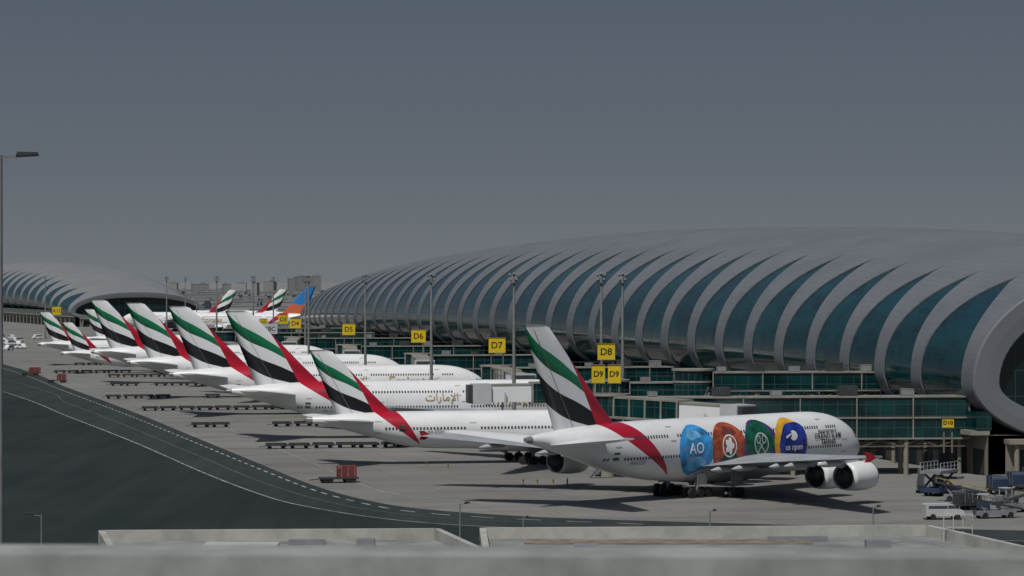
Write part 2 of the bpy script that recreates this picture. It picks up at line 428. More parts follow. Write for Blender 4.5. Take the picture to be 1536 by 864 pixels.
    for i in range(13):
        p=A+(Bb-A)*(i+.3)/13-tv*1.1; b.cyl(p,p+up,.42,.42,10,1)
    b.obj('end_base_wall',[M['podium'],M['beige']],root)
    b=B()
    for i in range(N):
        s0=L*i/N;s1=L*(i+1)/N
        for sg in(-1,):
            w0=spline(ss,ws,s0)*.93+1.2; w1=spline(ss,ws,s1)*.93+1.2
            b.beam(tv*s0+nv*sg*w0+Vector((0,0,6.6)),tv*s1+nv*sg*w1+Vector((0,0,6.6)),3.0,.7)
    b.obj('canopy',M['cream'],root)
    b=B(); s=6
    while s<L-60:
        w=spline(ss,ws,s)*.93+2.2
        base=tv*s-nv*w; b.cyl(base,base+Vector((0,0,6.3)),.35,.35,8,0)
        s+=14
    b.obj('canopy_columns',M['beige'],root)['kind']='stuff'
    b=B()
    for i in range(int(N*.9)):
        s0=L*i/N;s1=L*(i+1)/N
        w0=spline(ss,ws,s0)*.93+.6; w1=spline(ss,ws,s1)*.93+.6
        b.beam(tv*s0-nv*w0+Vector((0,0,8.4)),tv*s1-nv*w1+Vector((0,0,8.4)),2.4,2.9)
    b.obj('gate_walkway',M['bridgeglass'],root)
    return root,P,tv,nv
CO=(105.0,463.0); CA=10.5
sS=[0,100,200,300,400,600,800,1000,1127]
concourse('terminal_building','vast tube-shaped terminal with silver ribs and teal glass slits',CO,CA,sS,
  [33.5,39,41.5,42.7,42.7,40,34.5,25.5,13],[35.5,41.5,46,49,50,47,39,25,9],lambda s:15.5+.026*s,M['roof'])
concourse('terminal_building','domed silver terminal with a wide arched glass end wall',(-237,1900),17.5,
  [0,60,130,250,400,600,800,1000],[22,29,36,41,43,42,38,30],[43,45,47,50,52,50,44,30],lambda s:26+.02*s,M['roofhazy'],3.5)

# ------------------------------------------------------------------ aircraft
E=2.15
P380=dict(L=72.7,
 st=[(0,5.15,4.85,.15),(.5,5.9,4.3,.85),(1.2,6.7,3.8,1.45),(2.5,7.9,3.25,2.2),(4,8.9,2.9,2.75),(6,9.8,2.6,3.15),(8.5,10.45,2.45,3.42),(12,10.8,2.4,3.57),(20,10.85,2.35,3.57),(23,10.85,2.0,3.57),(40,10.85,2.0,3.57),(45,10.85,2.4,3.57),(50,10.82,2.9,3.5),(56,10.75,4.1,3.2),(62,10.5,5.8,2.5),(67,10.1,7.3,1.6),(70.5,9.75,8.2,.9),(72.7,9.35,8.75,.3)],
 fin=dict(zr=10.2,zt=24.1,rle=54.8,rte=67.2,tle=68.4,tte=72.9,th=.9),
 sw=(10.6,3.3,-54.2,-59.0,-46.5),
 wing=[(1.5,19.5,40.5,4.0,2.4),(3.5,21,40.5,4.3,2.1),(14,29.2,41.6,5.3,1.4),(26,38.2,46.3,6.3,.8),(39.4,48.3,52.2,7.4,.35)],
 hs=[(.6,58.5,68.8,8.2,1.0),(15.2,68.6,72.2,9.6,.3)],
 eng=[(14.9,24.5,3.05,5.6,1.95),(25.7,32.6,3.75,5.6,1.95)],
 rows=[(5.95,8.5,60),(8.75,9.5,55)], doors=[(7.5,5.5),(17.5,5.5),(27.8,5.5),(44,5.5),(57.5,6.3),(13,8.5),(29,8.5),(46.5,8.6)],
 gear=[(37,6.2,.7,4),(40.5,2.6,.7,6)], ng=5.2,fence=True)
P777=dict(L=73.9,
 st=[(0,5.0,4.7,.15),(.5,5.6,4.1,.75),(1.2,6.1,3.6,1.25),(2.5,7.1,3.05,1.95),(4,7.9,2.75,2.4),(6,8.4,2.55,2.8),(9,8.6,2.42,3.05),(12,8.6,2.4,3.1),(22,8.6,2.4,3.1),(25,8.6,2.1,3.1),(42,8.6,2.1,3.1),(47,8.6,2.4,3.1),(55,8.6,2.6,3.1),(60,8.55,3.5,2.8),(66,8.35,5.2,2.0),(71,8.0,6.5,1.1),(73.9,7.75,6.7,.25)],
 fin=dict(zr=8.1,zt=18.6,rle=59.8,rte=69.0,tle=69.9,tte=73.4,th=.8),
 sw=(8.5,3.2,-59.2,-62.8,-55.5),
 wing=[(1.5,24,39.5,3.5,1.9),(3.1,25.5,39.5,3.6,1.8),(10,30.8,40.5,4.2,1.2),(32.3,48.5,50.6,6.3,.3)],
 hs=[(.6,61.8,70.4,6.9,.8),(10.7,70.2,73.0,7.7,.25)],
 eng=[(9.7,24.5,2.5,6.6,1.95)],
 rows=[(5.9,7.5,63)], doors=[(6.5,5.4),(16.5,5.4),(31,5.4),(47,5.4),(62.5,5.7)],
 gear=[(37.5,5.4,.68,6)], ng=5.5,fence=False)
def sect(P,a):
    st=P['st']; xs=[s[0] for s in st]
    return [spline(xs,[s[k] for s in st],a) for k in(1,2,3)]
def surf(P,a,z):
    t,b,w=sect(P,a); c=(t+b)/2; h=(t-b)/2; k=min(.9999,abs(z-c)/h)
    return w*(1-k**E)**(1/E)
def decal(P,vs,fs,a0,z0,side,off,name,mat,parent,flip=False):
    """2D shape (u forward, v up) wrapped on the fuselage side"""
    out=[]
    for u,v in vs:
        x=-a0+(u if side<0 else -u); z=z0+v
        out.append((x,side*(surf(P,-x,z)+off),z))
    b=B(); b.add(out,fs); return b.obj(name,mat,parent)
def disc2d(rx,rz,fn=lambda t:1.0,rings=6,n=44,r0=0.0):
    vs=[];fs=[]
    for j in range(rings+1):
        k=r0+(1-r0)*j/rings
        for i in range(n):
            t=2*math.pi*i/n; r=fn(t)*k; vs.append((rx*r*math.cos(t),rz*r*math.sin(t)))
    for j in range(rings):
        for i in range(n): fs.append((j*n+i,j*n+(i+1)%n,(j+1)*n+(i+1)%n,(j+1)*n+i))
    return vs,fs
def foil(stn,vert=False,side=1):
    prof=[(0,0),(.04,.32),(.12,.5),(.3,.6),(.5,.5),(.75,.25),(1,.02),(.75,-.2),(.5,-.35),(.3,-.4),(.12,-.36),(.04,-.24)]
    if vert: prof=[(0,0),(.03,.25),(.1,.42),(.3,.5),(.55,.4),(.8,.18),(1,.01),(.8,-.18),(.55,-.4),(.3,-.5),(.1,-.42),(.03,-.25)]
    vs=[];n=len(prof)
    for y,le,te,z,th in stn:
        for c,t in prof:
            x=-(le+(te-le)*c)
            if vert: vs.append((x,t*th,z))
            else: vs.append((x,side*y,z+t*th))
    fs=[]
    for j in range(len(stn)-1):
        for i in range(n): fs.append((j*n+i,j*n+(i+1)%n,(j+1)*n+(i+1)%n,(j+1)*n+i))
    fs.append(tuple(range(n))); fs.append(tuple(range((len(stn)-1)*n,len(stn)*n))[::-1])
    return vs,fs
def airliner(P,name,label,mats,reg):
    root=thing(name,label,'airplane')
    b=B(); vs=[];fs=[];n=40; A=[]
    a=0
    while a<P['L']-.01:
        A.append(a); a+= .35 if a<3 else (.8 if a<14 else 1.6)
    A.append(P['L'])
    for a in A:
        t,bo,w=sect(P,a); c=(t+bo)/2;h=(t-bo)/2
        for i in range(n):
            th=2*math.pi*i/n; cs,sn=math.cos(th),math.sin(th)
            vs.append((-a,w*math.copysign(abs(cs)**(2/E),cs),c+h*math.copysign(abs(sn)**(2/E),sn)))
    for j in range(len(A)-1):
        for i in range(n): fs.append((j*n+i,j*n+(i+1)%n,(j+1)*n+(i+1)%n,(j+1)*n+i))
    b.add(vs,fs,0,None,True); b.add(vs[:n],[tuple(range(n))]); b.add(vs[-n:],[tuple(range(n))[::-1]])
    b.obj('fuselage',mats['fus'],root,recalc=False)
    b=B(); vs=[];fs=[]
    w0=P['wing'][1]; a0=w0[1]-4; a1=w0[2]+6; K=16; n2=24
    for j in range(K+1):
        k=j/K; a=a0+(a1-a0)*k; s=max(.02,math.sin(math.pi*k))**.45
        for i in range(n2):
            th=2*math.pi*i/n2; vs.append((-a,(P['st'][9][3]+.25)*s*math.cos(th),P['st'][9][2]+1.7+2.15*s*math.sin(th)))
    for j in range(K):
        for i in range(n2): fs.append((j*n2+i,j*n2+(i+1)%n2,(j+1)*n2+(i+1)%n2,(j+1)*n2+i))
    b.add(vs,fs,0,None,True); b.obj('belly_fairing',M['lightgrey'],root)
    f=P['fin']; b=B(); st=[]
    zr=f['zr']-1.0; H_=f['zt']-f['zr']
    st.append((0,f['rle']-1.6,f['rte']-.3,zr,f['th'])); 
    st.append((0,f['rle']-.2,f['rte'],f['zr'],f['th']))
    for k in(.25,.5,.75,.97): st.append((0,f['rle']+(f['tle']-f['rle'])*k,f['rte']+(f['tte']-f['rte'])*k,f['zr']+H_*k,f['th']*(1-.55*k)))
    st.append((0,f['tle']+.9,f['tte'],f['zt'],f['th']*.3))
    vs,fs=foil(st,True); b.add(vs,fs,0,None,True); fo=b.obj('tail_fin',mats['fin'],root)
    b=B()
    for sgn in(-1,1):
        for k in range(8):
            def pt(k):
                le=f['rle']+(f['tle']-f['rle'])*k; te=f['rte']+(f['tte']-f['rte'])*k; a=te-(te-le)*.30
                return (-a,sgn*(f['th']*(1-.55*k)*.30+.05),f['zr']+H_*k)
            b.beam(pt(k/8*.95),pt((k+1)/8*.95),.05,.05)
    b.obj('rudder_hinge',M['grey'],root)
    for sd,nm in((1,'wing'),(-1,'wing')):
        b=B(); vs,fs=foil(P['wing'],False,sd); b.add(vs,fs,0,None,False)
        w=b.obj('wing',M['winggrey'],root,recalc=True)
        ys=[6.5,10.5,18.5,22,30] if P['fence'] else [6,13,18,23]
        for y in ys:
            xs=[s[0] for s in P['wing']]
            for i in range(len(xs)-1):
                if xs[i]<=y<=xs[i+1]:
                    k=(y-xs[i])/(xs[i+1]-xs[i]); te=P['wing'][i][2]+(P['wing'][i+1][2]-P['wing'][i][2])*k; zz=P['wing'][i][3]+(P['wing'][i+1][3]-P['wing'][i][3])*k
            fb=B(); fb.revx([(1.6,.02),(.8,.3),(-.5,.42),(-2.6,.4),(-4.2,.05)][::-1],-te+2.6,sd*y,zz-.6,10,0)
            fb.obj('flap_fairing',M['lightgrey'],w,recalc=True)
        if P['fence']:
            tp=P['wing'][-1]; fb=B()
            fb.prism([(-tp[1]-1.4,tp[3]),(-tp[1]-3.0,tp[3]+.75),(-tp[2]-.0,tp[3]+.75),(-tp[2]+.4,tp[3]),(-tp[2]-.0,tp[3]-.55),(-tp[1]-2.8,tp[3]-.55)],sd*tp[0]-.06,sd*tp[0]+.06)
            fb.obj('wingtip_fence',M['red'],w,recalc=True)
        b=B(); vs,fs=foil(P['hs'],False,sd); b.add(vs,fs,0,None,False); b.obj('tailplane',M['white'],root,recalc=True)
        for (y,ai,ez,ln,r) in P['eng']:
            nb=B(); nb.revx([(-.15,r*.93),(-.8,r*1.0),(-ln*.45,r*1.02),(-ln*.8,r*.96),(-ln,r*.88),(-ln+.15,r*.84),(-ln*.7,r*.80),(-1.0,r*.80),(-.1,r*.83)],-ai,sd*y,ez,28)
            en=nb.obj('engine',M['white'],root,recalc=False)
            lb=B(); lb.revx([(-.12,r*.835),(.06,r*.86),(.10,r*.89),(.0,r*.93),(-.2,r*.945)],-ai,sd*y,ez,28); lb.obj('intake_lip',M['silver'],en)
            fb=B(); fb.cyl((-ai-1.1,sd*y,ez),(-ai-1.3,sd*y,ez),r*.78,r*.78,24); fb.cyl((-ai-.5,sd*y,ez),(-ai-1.1,sd*y,ez),.05,.45,12); fb.obj('fan',M['dark'],en)
            cb=B(); cb.cyl((-ai-ln*.90,sd*y,ez),(-ai-ln*.91,sd*y,ez),r*.83,r*.83,24,1); cb.revx([(-ln*.6,r*.56),(-ln*.85,r*.52),(-ln-1.0,r*.36),(-ln-.95,r*.30),(-ln-.7,r*.25),(-ln-1.5,.05)],-ai,sd*y,ez,20); cb.obj('exhaust',[M['darkgrey'],M['dark']],en)
            for i in range(len(P['wing'])-1):
                s0,s1=P['wing'][i],P['wing'][i+1]
                if s0[0]<=y<=s1[0]: k=(y-s0[0])/(s1[0]-s0[0]); le=s0[1]+(s1[1]-s0[1])*k; wz=s0[3]+(s1[3]-s0[3])*k
            pb=B(); pb.prism([(-ai-1.2,ez+r*.95),(-le-.2,wz+.25),(-le-4.5,wz-.1),(-ai-ln-.6,ez+r*.6),(-ai-ln*.8,ez+r*.85)],sd*y-.22,sd*y+.22)
            pb.obj('pylon',M['lightgrey'],en,recalc=True)
        for (ga,gy,r,nw) in P['gear']:
            gb=B()
            for i in range(nw//2):
                for q in(-.55,.55):
                    x=-ga-(i-(nw//2-1)/2)*1.7; gb.cyl((x,sd*gy+q-.22,r),(x,sd*gy+q+.22,r),r,r,16,0)
            gb.beam((-ga-(nw//4+.3)*1.4,sd*gy,r),(-ga+(nw//4+.3)*1.4,sd*gy,r),.3,.3,1)
            gb.cyl((-ga,sd*gy,r),(-ga+.1,sd*gy*.95,3.9),.24,.3,10,1)
            gb.box(-ga,sd*(gy+.9),2.6,2.0,.08,1.4,0,1)
            gb.obj('landing_gear',[M['dark'],M['grey']],root)
    gb=B()
    for q in(-.4,.4): gb.cyl((-P['ng'],q-.2,.6),(-P['ng'],q+.2,.6),.6,.6,16,0)
    gb.cyl((-P['ng'],0,.6),(-P['ng'],0,3.2),.16,.2,10,1); gb.obj('landing_gear',[M['dark'],M['grey']],root)
    b=B()
    for z,a0,a1 in P['rows']:
        for sd in(-1,1):
            a=a0
            while a<a1:
                if not any(abs(a-d)<.95 and abs(z-dz-.45)<1.2 for d,dz in P['doors']):
                    q=[(-a+dx,sd*(surf(P,a-dx,z+dz)+.03),z+dz) for dx,dz in((-.15,-.2),(.15,-.2),(.15,.2),(-.15,.2))]
                    b.add(q,[(0,1,2,3)])
                a+=.56
    wo=b.obj('cabin_windows',M['window'],root); wo['kind']='stuff'
    for sd in(-1,1):
        b=B(); zc=5.9 if not P['fence'] else 6.75; ac=2.0 if not P['fence'] else 1.75
        for k in range(3):
            a=ac+k*.75; q=[]
            for da,dz in((0,0),(.68,.12),(.68,.85),(.25,.78)):
                q.append((-(a+da),sd*(surf(P,a+da,zc+dz+k*.08)+.03),zc+dz+k*.08))
            b.add(q,[(0,1,2,3)])
        b.obj('cockpit_window',M['window'],root)
        for d,dz in P['doors']:
            b=B(); w_,h_=.55,.98
            for (u0,v0,u1,v1) in((-w_,-h_,w_,-h_+.09),(-w_,h_-.09,w_,h_),(-w_,-h_,-w_+.09,h_),(w_-.09,-h_,w_,h_)):
                q=[(-d+u,sd*(surf(P,d-u,dz+.4+v)+.035),dz+.4+v) for u,v in((u0,v0),(u1,v0),(u1,v1),(u0,v1))]
                b.add(q,[(0,1,2,3)])
            b.obj('cabin_door',M['grey'],root)
        vs,fs=text2d(reg,.8,.0); 
        decal(P,vs,fs,P['L']*.735 if P['fence'] else P['L']*.72,P['st'][8][2]+3.0,sd,.07,'registration_lettering',M['grey'],root)
        for k,(m,v0,v1) in enumerate(((M['green'],.2,.5),(M['black'],-.5,-.2))):
            decal(P,[(-.4,v0),(.6,v0),(.6,v1),(-.4,v1)],[(0,1,2,3)],P['L']*.795,6.4 if P['fence'] else 6.0,sd,.045,'flag_stripe',m,root)
    return root
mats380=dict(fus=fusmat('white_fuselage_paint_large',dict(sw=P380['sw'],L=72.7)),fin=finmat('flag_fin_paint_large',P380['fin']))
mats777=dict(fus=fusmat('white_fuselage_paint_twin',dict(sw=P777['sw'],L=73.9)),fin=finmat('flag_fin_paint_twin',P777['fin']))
HD=rad(12.6)
big=airliner(P380,'airliner','white double-deck airliner with green, black and red striped tail',mats380,'A6-EOD')
tw=airliner(P777,'airliner','white twin-engine airliner with striped tail parked at a gate',mats777,'A6-EGH')
tw.location=(38.9,500,0); tw.rotation_euler=(0,0,HD); tw['group']='airliners parked along the terminal'
GA='airliners parked along the terminal'
special=clone(big,(51,444,0),rad(47.3),1,'white double-deck airliner with four painted tennis roundels on its side',GA)
def arabic(parent,P,a0,z0,side,size):
    vs,fs=text2d('\ufe95\ufe8d\ufead\ufe8e\ufee3\ufef9\ufe8d',size,.015)
    decal(P,vs,fs,a0,z0,side,.08,'gold_lettering',M['gold'],parent)
for sd in(-1,1):
    arabic(big,P380,32.2,7.45,sd,2.0)
    vs,fs=text2d('Emirates',3.2,.02); decal(P380,vs,fs,18.5,7.3,sd,.08,'gold_lettering',M['gold'],big)
    vs,fs=text2d('Emirates',2.6,.02); decal(P777,vs,fs,16,7.2,sd,.08,'gold_lettering',M['gold'],tw)
N3=(17.4,578)
big.location=(N3[0],N3[1],0); big.rotation_euler=(0,0,HD); big['group']=GA
N4=(-4.7,677);N5=(-26.4,773);N6=(-50.5,881)
for n_ in(N4,N5,N6): clone(big,(n_[0],n_[1],0),HD,1,None,GA)
c_,s_=math.cos(HD),math.sin(HD)
def nose(tx,ty,L): return (tx+L*c_,ty+L*s_,0)
clone(tw,nose(-144,957,73.9*.88),HD,.88,None,GA)
clone(tw,nose(-166,1050,73.9),HD,1,None,GA)
clone(tw,nose(-164,1147,73.9),HD,1,None,GA)
far=rad(180-14)
GB='airliners parked at the far apron'
for (tx,ty) in((-160,1745),(-138,1840)):
    clone(big,(tx+72.7*math.cos(far),ty+72.7*math.sin(far),0),far,1,None,GB)
bl=clone(big,(-113+72.7*math.cos(far),1640+72.7*math.sin(far),0),far,1.08,'double-deck airliner with a blue and orange painted tail',GB)
bf=finmat('blue_orange_fin_paint',P380['fin'],'blue')
for k in bl.children:
    if k.name.startswith('tail_fin'): k.material_slots[0].link='OBJECT'; k.material_slots[0].material=bf

# --- art on the special airliner (both sides)
def wob(ph,a=.014): return lambda t:1+a*math.sin(3*t+ph)+a*.6*math.sin(5*t+2*ph)
for sd in(-1,1):
    def D(vs,fs,a,z,off,nm,m): decal(P380,vs,fs,a,z,sd,off,nm,m,special)
    A1,A2,A3,A4=41.6,34.6,27.5,20.4; ZC=6.6
    D(*disc2d(3.8,3.5,wob(0)),A1,ZC,.03,'painted_roundel',M['skyblue'])
    D(*disc2d(2.1,1.0,wob(1,.14)),A1+.3,ZC-1.8,.05,'painted_swirl',M['paleblue'])
    D(*disc2d(1.5,.7,wob(2,.14)),A1+.6,ZC+2.1,.05,'painted_swirl',M['paleblue'])
    vs,fs=text2d('AO',2.1,.03); D(vs,fs,A1+.2,ZC+.3,.10,'roundel_lettering',M['white'])
    D(*disc2d(3.8,3.55,wob(1)),A2,ZC+.05,.06,'painted_roundel',M['orange'])
    v_,f_=disc2d(2.3,1.3,wob(3,.12)); D(v_,f_,A2-.3,ZC-1.9,.08,'painted_swirl',M['darkgreen'])
    D(*disc2d(1.5,.7,wob(2,.14)),A2-.2,ZC+2.3,.08,'painted_swirl',M['rust'])
    D(*disc2d(3.85,3.55,wob(2)),A3,ZC+.1,.09,'painted_roundel',M['purple'])
    D(*disc2d(3.3,2.8,wob(4,.05)),A3+.3,ZC+.7,.11,'painted_swirl',M['green'])
    D(*disc2d(3.85,3.5,wob(3)),A4+.25,ZC+.15,.12,'painted_roundel',M['amber'])
    D(*disc2d(3.15,3.1,wob(5,.06)),A4-.45,ZC+.05,.14,'painted_swirl',M['indigo'])
    D(*disc2d(1.6,1.6,rings=1,r0=.86),A2,ZC+.3,.12,'roundel_ring',M['white'])
    D(*disc2d(1.0,1.25,lambda t:.6+.4*abs(math.cos(2.5*t)),3,40),A2,ZC+.3,.12,'roundel_emblem',M['white'])
    D(*disc2d(1.6,1.6,rings=1,r0=.88),A3,ZC+.3,.15,'roundel_ring',M['lightgrey'])
    for sg in(-1,1):
        D([(-.1-sg*.8,-1.1),(.1-sg*.8,-1.1),(.1+sg*.45,.3),(-.1+sg*.45,.3)],[(0,1,2,3)],A3,ZC+.2,.15,'roundel_racket',M['lightgrey'])
        v_,f_=disc2d(.45,.62,rings=1,r0=.72); D([(x+sg*.62,y+.75) for x,y in v_],f_,A3,ZC+.2,.15,'roundel_racket',M['lightgrey'])
    v_,f_=disc2d(.85,.72,lambda t:1 if not(2.3<t<3.6) else .55,3,40); D([(x,y+.9) for x,y in v_],f_,A4-.4,ZC+.3,.17,'roundel_ball',M['white'])
    D([(-1.7,.4),(-.5,.95),(-.5,1.15),(-1.8,.7)],[(0,1,2,3)],A4-.4,ZC+.4,.17,'roundel_streak',M['white'])
    vs,fs=text2d('us open',1.25,.02); D(vs,fs,A4-.4,ZC-.7,.18,'roundel_lettering',M['white'])
    for t,s_z,zz in(('PROUD PARTNER OF',.5,8.15),('GRAND SLAM',1.12,7.5),('TENNIS',1.12,6.62)):
        vs,fs=text2d(t,s_z*.95,.012); D(vs,fs,11.8,zz,.10,'fuselage_lettering',M['black'])

# ------------------------------------------------------------------ jet bridges and signs
def jet_bridge(R,Fp,tunnels,label,top=12.0,bot=5.6,levels=2):
    root=thing('jet_bridge',label,'jet bridge',(R[0],R[1],0),0,'jet bridges along the terminal')
    q=(Fp[0]-R[0],Fp[1]-R[1]); L=math.hypot(*q); ux,uy=q[0]/L,q[1]/L
    st=3.0
    a=(ux*st,uy*st)
    b=B(); b.beam((a[0],a[1],(top+bot)/2),(q[0],q[1],(top+bot)/2),4.4,top-bot-.2); b.obj('glazed_corridor',M['bridgeglass'],root)
    b=B()
    zs=[bot+(top-bot)*i/levels for i in range(levels+1)]
    for z in zs: b.beam((a[0],a[1],z),(q[0],q[1],z),4.9,.22)
    n=int(L/9)
    for i in range(n+1):
        t=st+(L-st)*i/n
        for sg in(-1,1):
            x=ux*t-uy*sg*2.3; y=uy*t+ux*sg*2.3
            b.box(x,y,(top+bot)/2,.18,.18,top-bot,math.atan2(uy,ux))
    b.obj('corridor_frame',M['cream'],root)
    b=B()
    k=0; t=st
    while t+3<L:
        for sg in(-1,1):
            x0=ux*t-uy*sg*2.1; y0=uy*t+ux*sg*2.1; x1=ux*(t+3)-uy*sg*2.1; y1=uy*(t+3)+ux*sg*2.1
            za,zb=(bot-.15,bot-1.2) if k%2 else (bot-1.2,bot-.15)
            b.beam((x0,y0,za),(x1,y1,zb),.12,.12)
        t+=3;k+=1
    for sg in(-1,1): b.beam((a[0]-uy*sg*2.1,a[1]+ux*sg*2.1,bot-1.2),(q[0]-uy*sg*2.1,q[1]+ux*sg*2.1,bot-1.2),.15,.15)
    b.obj('floor_truss',M['tan'],root)
    b=B()
    for sg in(-1,1):
        b.beam((a[0]-uy*sg*2.1,a[1]+ux*sg*2.1,top+1.1),(q[0]-uy*sg*2.1,q[1]+ux*sg*2.1,top+1.1),.07,.07)
        for i in range(int(L/3)):
            t=st+i*3; b.box(ux*t-uy*sg*2.1,uy*t+ux*sg*2.1,top+.6,.06,.06,1.0)
    b.obj('roof_handrail',M['darkgrey'],root)
    for i in range(1,n+1,2):
        t=st+(L-st)*i/n-1
        for sg in(-1,1):
            b=B(); x=ux*t-uy*sg*1.8; y=uy*t+ux*sg*1.8; b.cyl((x,y,0),(x,y,bot-.2),.4,.4,10); b.obj('support_column',M['beige'],root)
    for i in range(5):
        b=B(); t=L*(.15+.17*i+random.uniform(-.03,.03)); w_=random.uniform(1.2,3.0); b.box(ux*t,uy*t,top+.2+w_*.25,w_,1.6,w_*.5,math.atan2(uy,ux)); b.obj('roof_plant',M['darkgrey'] if i%2 else M['grey'],root)
    b=B(); sx,sy=-uy*4.0,ux*4.0
    for i in range(12):
        b.box(-sx-ux*(i*.45-2),-sy-uy*(i*.45-2),bot-.3-i*.42,.5,1.2,.06,math.atan2(uy,ux))
    for sg in(-.6,.6):
        px_,py_=-sx-uy*sg,-sy+ux*sg
        b.beam((px_+ux*2,py_+uy*2,bot+.7),(px_-ux*3,py_-uy*3,.9),.06,.06); b.beam((px_+ux*2,py_+uy*2,bot-.3),(px_-ux*3,py_-uy*3,.05),.08,.2)
    b.obj('escape_stair',M['grey'],root)
    b=B(); b.cyl((0,0,4.6),(0,0,top+.3),3.3,3.3,20,0); b.cyl((0,0,top+.3),(0,0,top+.6),3.6,3.6,20,1); b.cyl((0,0,0),(0,0,4.6),1.2,1.2,14,1)
    b.cyl((0,0,(top+bot)/2-.15),(0,0,(top+bot)/2+.15),3.4,3.4,20,1)
    b.obj('rotunda',[M['bridgeglass'],M['cream']],root)
    for (tx,ty,z0,z1) in tunnels:
        e=Vector((tx-R[0],ty-R[1],z1)); p=Vector((0,0,z0)); d=e-p; LL=d.length; d.normalize()
        mid=p+d*LL*.55; b=B()
        b.beam(p+d*2.8,mid+d*1.2,3.5,3.3,0); b.beam(mid,e-d*1.5,3.0,2.9,1)
        rt=b.obj('boarding_tunnel',[M['bridgeglass'],M['white']],root)
        b=B(); up=Vector((0,0,1))
        b.beam(p+d*2.8+up*1.8,mid+d*1.25+up*1.8,3.7,.3); b.beam(p+d*2.8-up*1.8,mid+d*1.25-up*1.8,3.7,.3)
        for k in range(5):
            c=p+d*(2.9+(LL*.55-1.9)*k/4); b.beam(c-d*.15,c+d*.15,3.75,3.5)
        b.beam(mid+up*1.55,e-d*1.5+up*1.55,3.2,.25)
        b.obj('tunnel_frame',M['cream'],rt)
        b=B(); b.beam(e-d*2.2,e+d*1.0,4.4,3.5); b.obj('docking_cab',M['lightgrey'],root)
        b=B(); b.beam(e+d*1.0,e+d*1.8,3.9,3.1); b.obj('cab_canopy',M['darkgrey'],root)
        b=B(); sup=mid+d*(LL*.25)
        sd=Vector((-d.y,d.x,0)).normalized()
        for sg in(-1,1):
            c=sup+sd*sg*1.9; b.box(c.x,c.y,(c.z)/2+.3,.35,.35,c.z-.2)
            b.cyl((c.x-.25,c.y-.1,.55),(c.x+.25,c.y+.1,.55),.55,.55,14,1)
        b.beam(sup+sd*2-up*(sup.z-1.2),sup-sd*2-up*(sup.z-1.2),.5,.5)
        b.obj('drive_column',[M['lightgrey'],M['dark']],root)
    return root
def gate_sign(txt,x,y,z,w,h,base,rot=0.0,label=None):
    root=thing('gate_sign',label or ('yellow gate sign reading %s in black above a jet bridge'%txt),'sign',(x,y,base),rot,'yellow gate number signs')
    b=B(); b.box(0,0,z-base,w,.5,h); b.obj('panel',M['yellow'],root)
    b=B()
    for sx in(-1,1): b.box(sx*w*.36,.05,(z-base-h/2)/2,.2,.2,(z-base-h/2))
    b.box(0,0,z-base+h/2+.06,w+.2,.7,.12); b.box(0,0,z-base-h/2-.06,w+.2,.7,.12)
    b.obj('post',M['tan'],root)
    for sg in(-1,1):
        vs,fs=text2d(txt,min(h*.62,w*.62),.03)
        b=B(); b.add([(u*(1 if sg<0 else -1),sg*.262,z-base+v) for u,v in vs],fs); b.obj('lettering',M['black'],root)
h2=Vector((c_,s_)); p2=Vector((-s_,c_))
def stand(nz,txt,along,port,Ltot,big_=True,sw=3.4,sh=3.0):
    n=Vector(nz); R=n-h2*along+p2*port; Fp=R+h2*Ltot
    tun=[]
    d1=n-h2*7.5+p2*6.3; tun.append((d1.x,d1.y,7.4,6.9))
    if big_:
        d3=n-h2*14+p2*6.5; tun.append((d3.x,d3.y,10.4,9.9))
    d2=n-h2*18+p2*6.5; tun.append((d2.x,d2.y,7.4,6.9))
    jet_bridge(R,Fp,tun,'two-level teal glazed jet bridge with cream frames')
    if txt: gate_sign(txt,R.x,R.y,16.6,sw,sh,12.6)
    return R
jet_bridge((17,515+7),(62,532),[(37,509,7.4,6.9),(-6,519,10.4,10.2),(27,508,7.4,6.9)],'two-level teal glazed jet bridge with one white tunnel parked outward')
gate_sign('D8',16.3,518.5,17.5,3.0,2.7,12.6)
jet_bridge((14.5,457),(70,463),[(39,447,7.4,6.9),(33.5,439,10.4,9.9),(31,434,7.4,6.9)],'two-level teal glazed jet bridge beside the roundel-painted airliner')
gate_sign('D9',13.1,456.4,15.6,1.95,2.7,12.6,rad(8)); gate_sign('D9',15.6,456.4,15.6,1.95,2.7,12.6,rad(-8))
stand(N3,'D7',13,35.5,41)
stand(N4,'D6',10,35,42)
stand(N5,'D5',10,35,45)
stand(N6,'D4',8,35,48)
n7=nose(-144,957,65); stand((n7[0],n7[1]),None,8,34,50,False)
n8=nose(-166,1050,73.9); stand((n8[0],n8[1]),None,8,34,50,False)
for (a,b_,z0,z1) in(((30,497),(66,500),11.6,14.6),((44,470),(72,470),4.6,8.2)):
    jet_bridge(a,b_,[], 'teal glazed link bridge with cream edges beside the terminal end',z1,z0,1)
for (t,px,py,d,w) in(('D3',425,479,1030,3.4),('D2',395,484,1110,3.0),('A12',85,466,1700,5.0)):
    z=30-(py-HY)*d/F; gate_sign(t,(px-CX)*d/F,d,z,w,w*.9,max(0,z-12))
gate_sign('D10',gp(1422,634,11)[0],gp(1422,634,11)[1],11.0,1.5,1.2,7.0)
z=13.5;d=1000; bx=(397-CX)*d/F
bb=thing('billboard','white billboard with red hexagon emblem and bank lettering','billboard',(bx,d,0))
b=B(); b.box(0,0,z,8.5,.4,3.4); b.obj('panel',M['lightgrey'],bb)
for sx in(-3,3): b=B(); b.box(sx,.3,(z-1.7)/2,.3,.3,z-1.7); b.obj('post',M['grey'],bb)
vs,fs=text2d('HSBC',2.0,.03); b=B(); b.add([(u+1.2,-.22,z+v) for u,v in vs],fs); b.obj('lettering',M['black'],bb)
